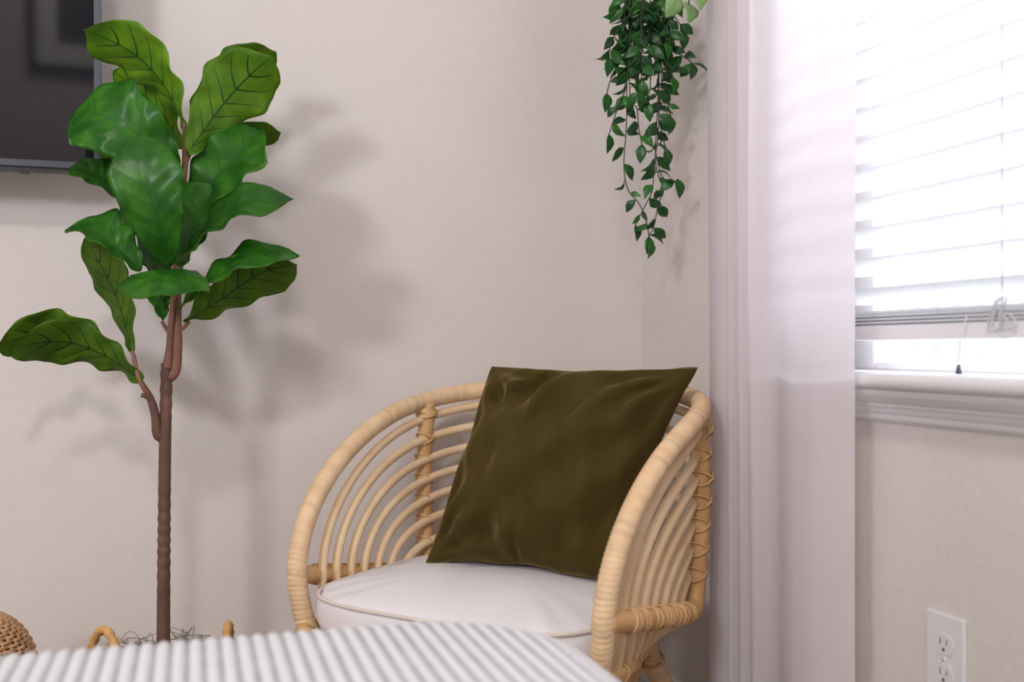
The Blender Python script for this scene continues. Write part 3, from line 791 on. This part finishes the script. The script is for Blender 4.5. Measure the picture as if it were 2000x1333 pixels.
# ------------------------------------------------------------------ bed with striped quilt
QX0, QX1, QY0, QY1, QT = -2.05, -.528, -2.95, -.900, .475
bed = tag(empty('bed', ((QX0+QX1)/2, (QY0+QY1)/2, 0)), 'bed corner under a white quilt with narrow grey stripes', 'bed')
BO = V(((QX0+QX1)/2, (QY0+QY1)/2, 0))
def quilt():
    RC, RB = .11, .08                          # plan corner radius, roll-over radius
    cx, cy = BO.x, BO.y; hx_, hy_ = (QX1-QX0)/2-RB, (QY1-QY0)/2-RB
    pitch = .0152; drop = .20; ext = RB*PI/2+drop
    xs = []; x = -hx_-ext
    while x < hx_+ext: xs.append(x); x += pitch/6
    ys = []; y = -hy_-ext
    while y < hy_+ext:
        ys.append(y); y += .011 if y > hy_-.35 else .05
    vs, st = [], []
    for y in ys:
        for x in xs:
            qx, qy = abs(x)-(hx_-RC), abs(y)-(hy_-RC)
            ox, oy = max(qx, 0), max(qy, 0); l = math.hypot(ox, oy)
            d = l+min(max(qx, qy), 0)-RC
            ph = x/pitch; fr = ph-math.floor(ph); rib = abs(math.cos(fr*PI))     # 0 mid rib.. 1 at furrow
            hgt = .0034*(1-rib**3)
            s = max(0, 1-abs(min(fr, 1-fr))/.30); st.append(s*.95)
            puff = .002*math.cos(min(1, abs(x)/hx_)*PI/2)*math.cos(min(1, abs(y)/hy_)*PI/2)
            if d <= 0:
                vs.append((x, y, QT+hgt+puff+.002*math.sin(9*x+4*y)))
            else:
                n = V((math.copysign(ox/l, x), math.copysign(oy/l, y), 0)) if l > 1e-6 else V((0, 0, 0))
                px2 = V((x, y, 0))-n*d; a = min(d/RB, PI/2)
                rr = RB+hgt
                zz = QT-RB+rr*math.cos(a)-max(0, d-RB*PI/2)
                zz = max(zz, QT-RB-drop)
                p = px2+n*(rr*math.sin(a)); vs.append((p.x, p.y, zz))
    W = len(xs); fs = []
    for j in range(len(ys)-1):
        for i in range(W-1):
            a = j*W+i; fs.append((a, a+1, a+W+1, a+W))
    me = mesh('quilt', vs, fs)
    at_ = me.attributes.new('stripe', 'FLOAT', 'POINT'); at_.data.foreach_set('value', st)
    return me
link('quilt', quilt(), M['quilt'], bed)
sx_, sy_ = (QX1-QX0)/2-.03, (QY1-QY0)/2-.03
def roundbox(name, hx, hy, z0, z1, r, mat):
    vs, fs = [], []; n = 40
    for z_ in (z0, z1):
        for i in range(n):
            a = 2*PI*i/n; c, s = math.cos(a), math.sin(a)
            vs.append((math.copysign(hx-r, c)+r*c, math.copysign(hy-r, s)+r*s, z_))
    fs = [(i, (i+1) % n, n+(i+1) % n, n+i) for i in range(n)]+[tuple(range(n-1, -1, -1)), tuple(range(n, 2*n))]
    return link(name, mesh(name, vs, fs, False), mat, bed)
roundbox('mattress', sx_-.02, sy_-.02, .20, QT-.06, .16, M['linen'])
roundbox('bed_base', sx_-.02, sy_-.02, .09, .195, .14, M['linen'])
for sx in (-1, 1):
    for sy in (-1, 1): box('leg', (sx*(sx_-.2)-.03, sx*(sx_-.2)+.03, sy*(sy_-.2)-.03, sy*(sy_-.2)+.03, 0, .09), M['wood'], bed, .004)

# ------------------------------------------------------------------ hanging plants in the corner
def small_leaf(name, L, W, mat, fold=.25, curl=.15, seed=0):
    me, _ = leaf_mesh(name, (0, 0, 0), (0, 0, -L), (0, -1, 0), W, L*curl, fold, .0008, None, seed, 8, 4, relief=0)
    me.materials.append(mat)
    return me
OUT_FIG = OUTL
OUTL = [(0, .04), (.1, .45), (.25, .84), (.4, 1.0), (.6, .88), (.8, .52), (.92, .24), (1.0, .02)]
VL = [small_leaf('leaf', L, W, VM[i % 3], .22, c, i) for i, (L, W, c) in enumerate([(.036, .020, .10), (.034, .018, .2), (.030, .017, .15), (.038, .020, -.1), (.022, .010, .1), (.027, .015, .25)])]
OUTL = [(0, .25), (.08, .75), (.22, 1.0), (.4, .98), (.65, .72), (.85, .36), (1.0, .02)]
PL = [small_leaf('leaf', .040, .034, PM, .18, .12, 50), small_leaf('leaf', .034, .028, PM, .2, .2, 51)]
OUTL = OUT_FIG
VD = 1.90
vc = at(1268, -150, VD)
vine = tag(empty('trailing_vine', (vc.x, vc.y, vc.z-.0)), 'trailing vine of small dark green leaves hanging in the corner', 'plant')
VO = vine.location.copy()
def place_leaf(src, parent, pos, out, down, roll):
    d = (out+V((0, 0, -down))).normalized()
    q = V((0, 0, -1)).rotation_difference(d)
    o = link('leaf', src, None, parent, pos); o.rotation_mode = 'QUATERNION'; o.rotation_quaternion = q @ Quaternion((0, 0, 1), roll)
    return o
STR = [  # polylines of the stems in the picture, with depth steps towards the camera
 ([(1230, -60), (1228, 60), (1226, 160), (1222, 240), (1218, 320), (1228, 370), (1250, 398), (1262, 430), (1268, 470)], 0.0, 1.0),
 ([(1290, -60), (1288, 60), (1286, 180), (1284, 260), (1280, 310), (1276, 370), (1262, 400), (1240, 440)], -.02, .9),
 ([(1286, -60), (1284, 150), (1282, 300), (1288, 345), (1296, 372), (1284, 400), (1276, 440), (1266, 462)], .02, 1.0),
 ([(1226, -60), (1222, 30), (1200, 70), (1190, 95), (1188, 112)], -.03, 1.0),
 ([(1228, -50), (1226, 80), (1205, 130), (1192, 155), (1186, 182)], -.01, 1.0),
 ([(1230, -50), (1226, 150), (1212, 200), (1200, 235), (1190, 262)], -.03, 1.0),
 ([(1234, -50), (1232, 180), (1244, 210), (1246, 250), (1252, 282)], -.02, .9),
 ([(1296, -50), (1312, 20), (1330, 50), (1338, 64)], .0, 1.0),
 ([(1284, -50), (1288, 60), (1312, 95), (1338, 112), (1352, 124)], -.02, 1.0),
 ([(1290, -50), (1296, 110), (1306, 130), (1310, 150)], -.03, .9),
 ([(1288, -50), (1292, 180), (1304, 200), (1312, 228)], .0, .9),
 ([(1284, -50), (1288, 200), (1292, 250), (1300, 290)], .01, .7),
 ([(1282, 300), (1292, 345), (1312, 356), (1322, 350)], -.02, .8),
 ([(1250, -50), (1252, 60), (1256, 130), (1250, 180)], -.05, 1.3),
 ([(1268, -50), (1270, 60), (1272, 140), (1264, 200)], -.05, 1.3),
 ([(1240, -50), (1242, 50), (1246, 110), (1240, 150)], .03, 1.3),
 ([(1304, -50), (1306, 30), (1300, 80)], -.03, 1.3),
 ([(1210, -50), (1212, 20), (1215, 45)], -.02, 1.3),
]
leafn = 0
for k, (pl, dd, dens) in enumerate(STR):
    P = resample(smoothpath([at(x, y, VD+dd+random.uniform(-.012, .012)) for x, y in pl], 8), .002)[0]
    P = [p+V((math.sin(i*.05+k)*.002, 0, 0)) for i, p in enumerate(P)]
    st = link('stem', tube('stem', [p-VO for p in P[::3]+[P[-1]]], .0011, 5), M['vstem'], vine)
    s = 0; side = 1; step = .025/dens
    i = int(.05/.002)
    while i < len(P):
        p = P[i]; t = (P[min(i+2, len(P)-1)]-P[max(i-2, 0)]).normalized()
        az = random.uniform(-.9, .9) + (0 if side > 0 else PI)
        out = RT*math.cos(az)+FW*math.sin(az)
        place_leaf(random.choice(VL), st, p-VO+out*.0018, out, random.uniform(.35, 1.5), random.uniform(-1.2, 1.2)); leafn += 1
        if p.z > at(0, 150, VD).z and random.random() < .75:
            az += PI*.7; out = RT*math.cos(az)+FW*math.sin(az); place_leaf(random.choice(VL[:4]), st, p-VO+out*.0018, out, random.uniform(.2, 1.2), random.uniform(-1, 1)); leafn += 1
        side = -side; i += max(4, int(step*random.uniform(.75, 1.3)/.002))
    place_leaf(random.choice(VL[:3]), st, P[-1]-VO, RT*.1*side+FW*.05, 1.0, random.uniform(-.5, .5)); leafn += 1
pz = -.02
def hpot(parent, r, off=(0, 0, 0)):
    o = link('pot', lathe('pot', [(.0001, 0), (r*.7, 0), (r*.95, .07), (r, .11), (r*.94, .11), (r*.88, .085), (.0001, .08)], 32), M['pot'], parent, off)
    for i in range(3):
        a = 2*PI*i/3; link('hanger_cord', tube('hanger_cord', [V((r*math.cos(a), r*math.sin(a), .105))+V(off), V(off)+V((0, 0, .4)), V((off[0], off[1], ZC-parent.location.z))], .0014, 5), M['pot'], parent)
    return o
hpot(vine, .066, (0, 0, -.045))
pc = at(1342, -95, 1.74)
pot2 = tag(empty('pothos', (pc.x, pc.y, pc.z)), 'pale variegated pothos hanging next to the dark vine', 'plant')
for (x, y, dp, az, dn, i) in ((1324, 4, 0, 2.8, 1.6, 0), (1346, 18, .0, -1.8, 2.5, 0), (1360, 2, -.02, -1.3, 1.8, 1), (1342, -25, .0, -1.6, .8, 1), (1352, -30, -.02, -1.4, .8, 0), (1322, -28, -.01, 3.0, .8, 1)):
    top = at(1340, -80, 1.74); e = at(x, y-10, 1.74+dp)
    P = smoothpath([top-pc, (top-pc).lerp(e-pc, .5)+V((0, 0, .012)), e-pc], 6)
    st = link('stem', tube('stem', P, .0012, 5), VM[1], pot2)
    place_leaf(PL[i], st, e-pc, RT*math.cos(az)+FW*math.sin(az), dn, random.uniform(-.4, .4))
hpot(pot2, .026, (0, 0, -.05))

# ------------------------------------------------------------------ ceiling light
cl = tag(empty('ceiling_light', (-1.35, -2.5, ZC)), 'round flush ceiling light above the striped bed', 'light')
link('housing', lathe('housing', [(.0001, 0), (.17, 0), (.17, -.03), (.15, -.035)], 40), M['trim'], cl)
link('diffuser', lathe('diffuser', [(.15, -.03), (.14, -.05), (.09, -.068), (.0001, -.075)], 40), M['lamp'], cl)
cll = bpy.data.lights.new('ceiling_lamp_offscreen', 'AREA'); cll.shape = 'DISK'; cll.size = .3; cll.energy = 23; cll.color = (1, .93, .84)
clo = bpy.data.objects.new('ceiling_lamp_offscreen', cll); COL.objects.link(clo); clo.parent = cl; clo.location = (0, 0, -.09)
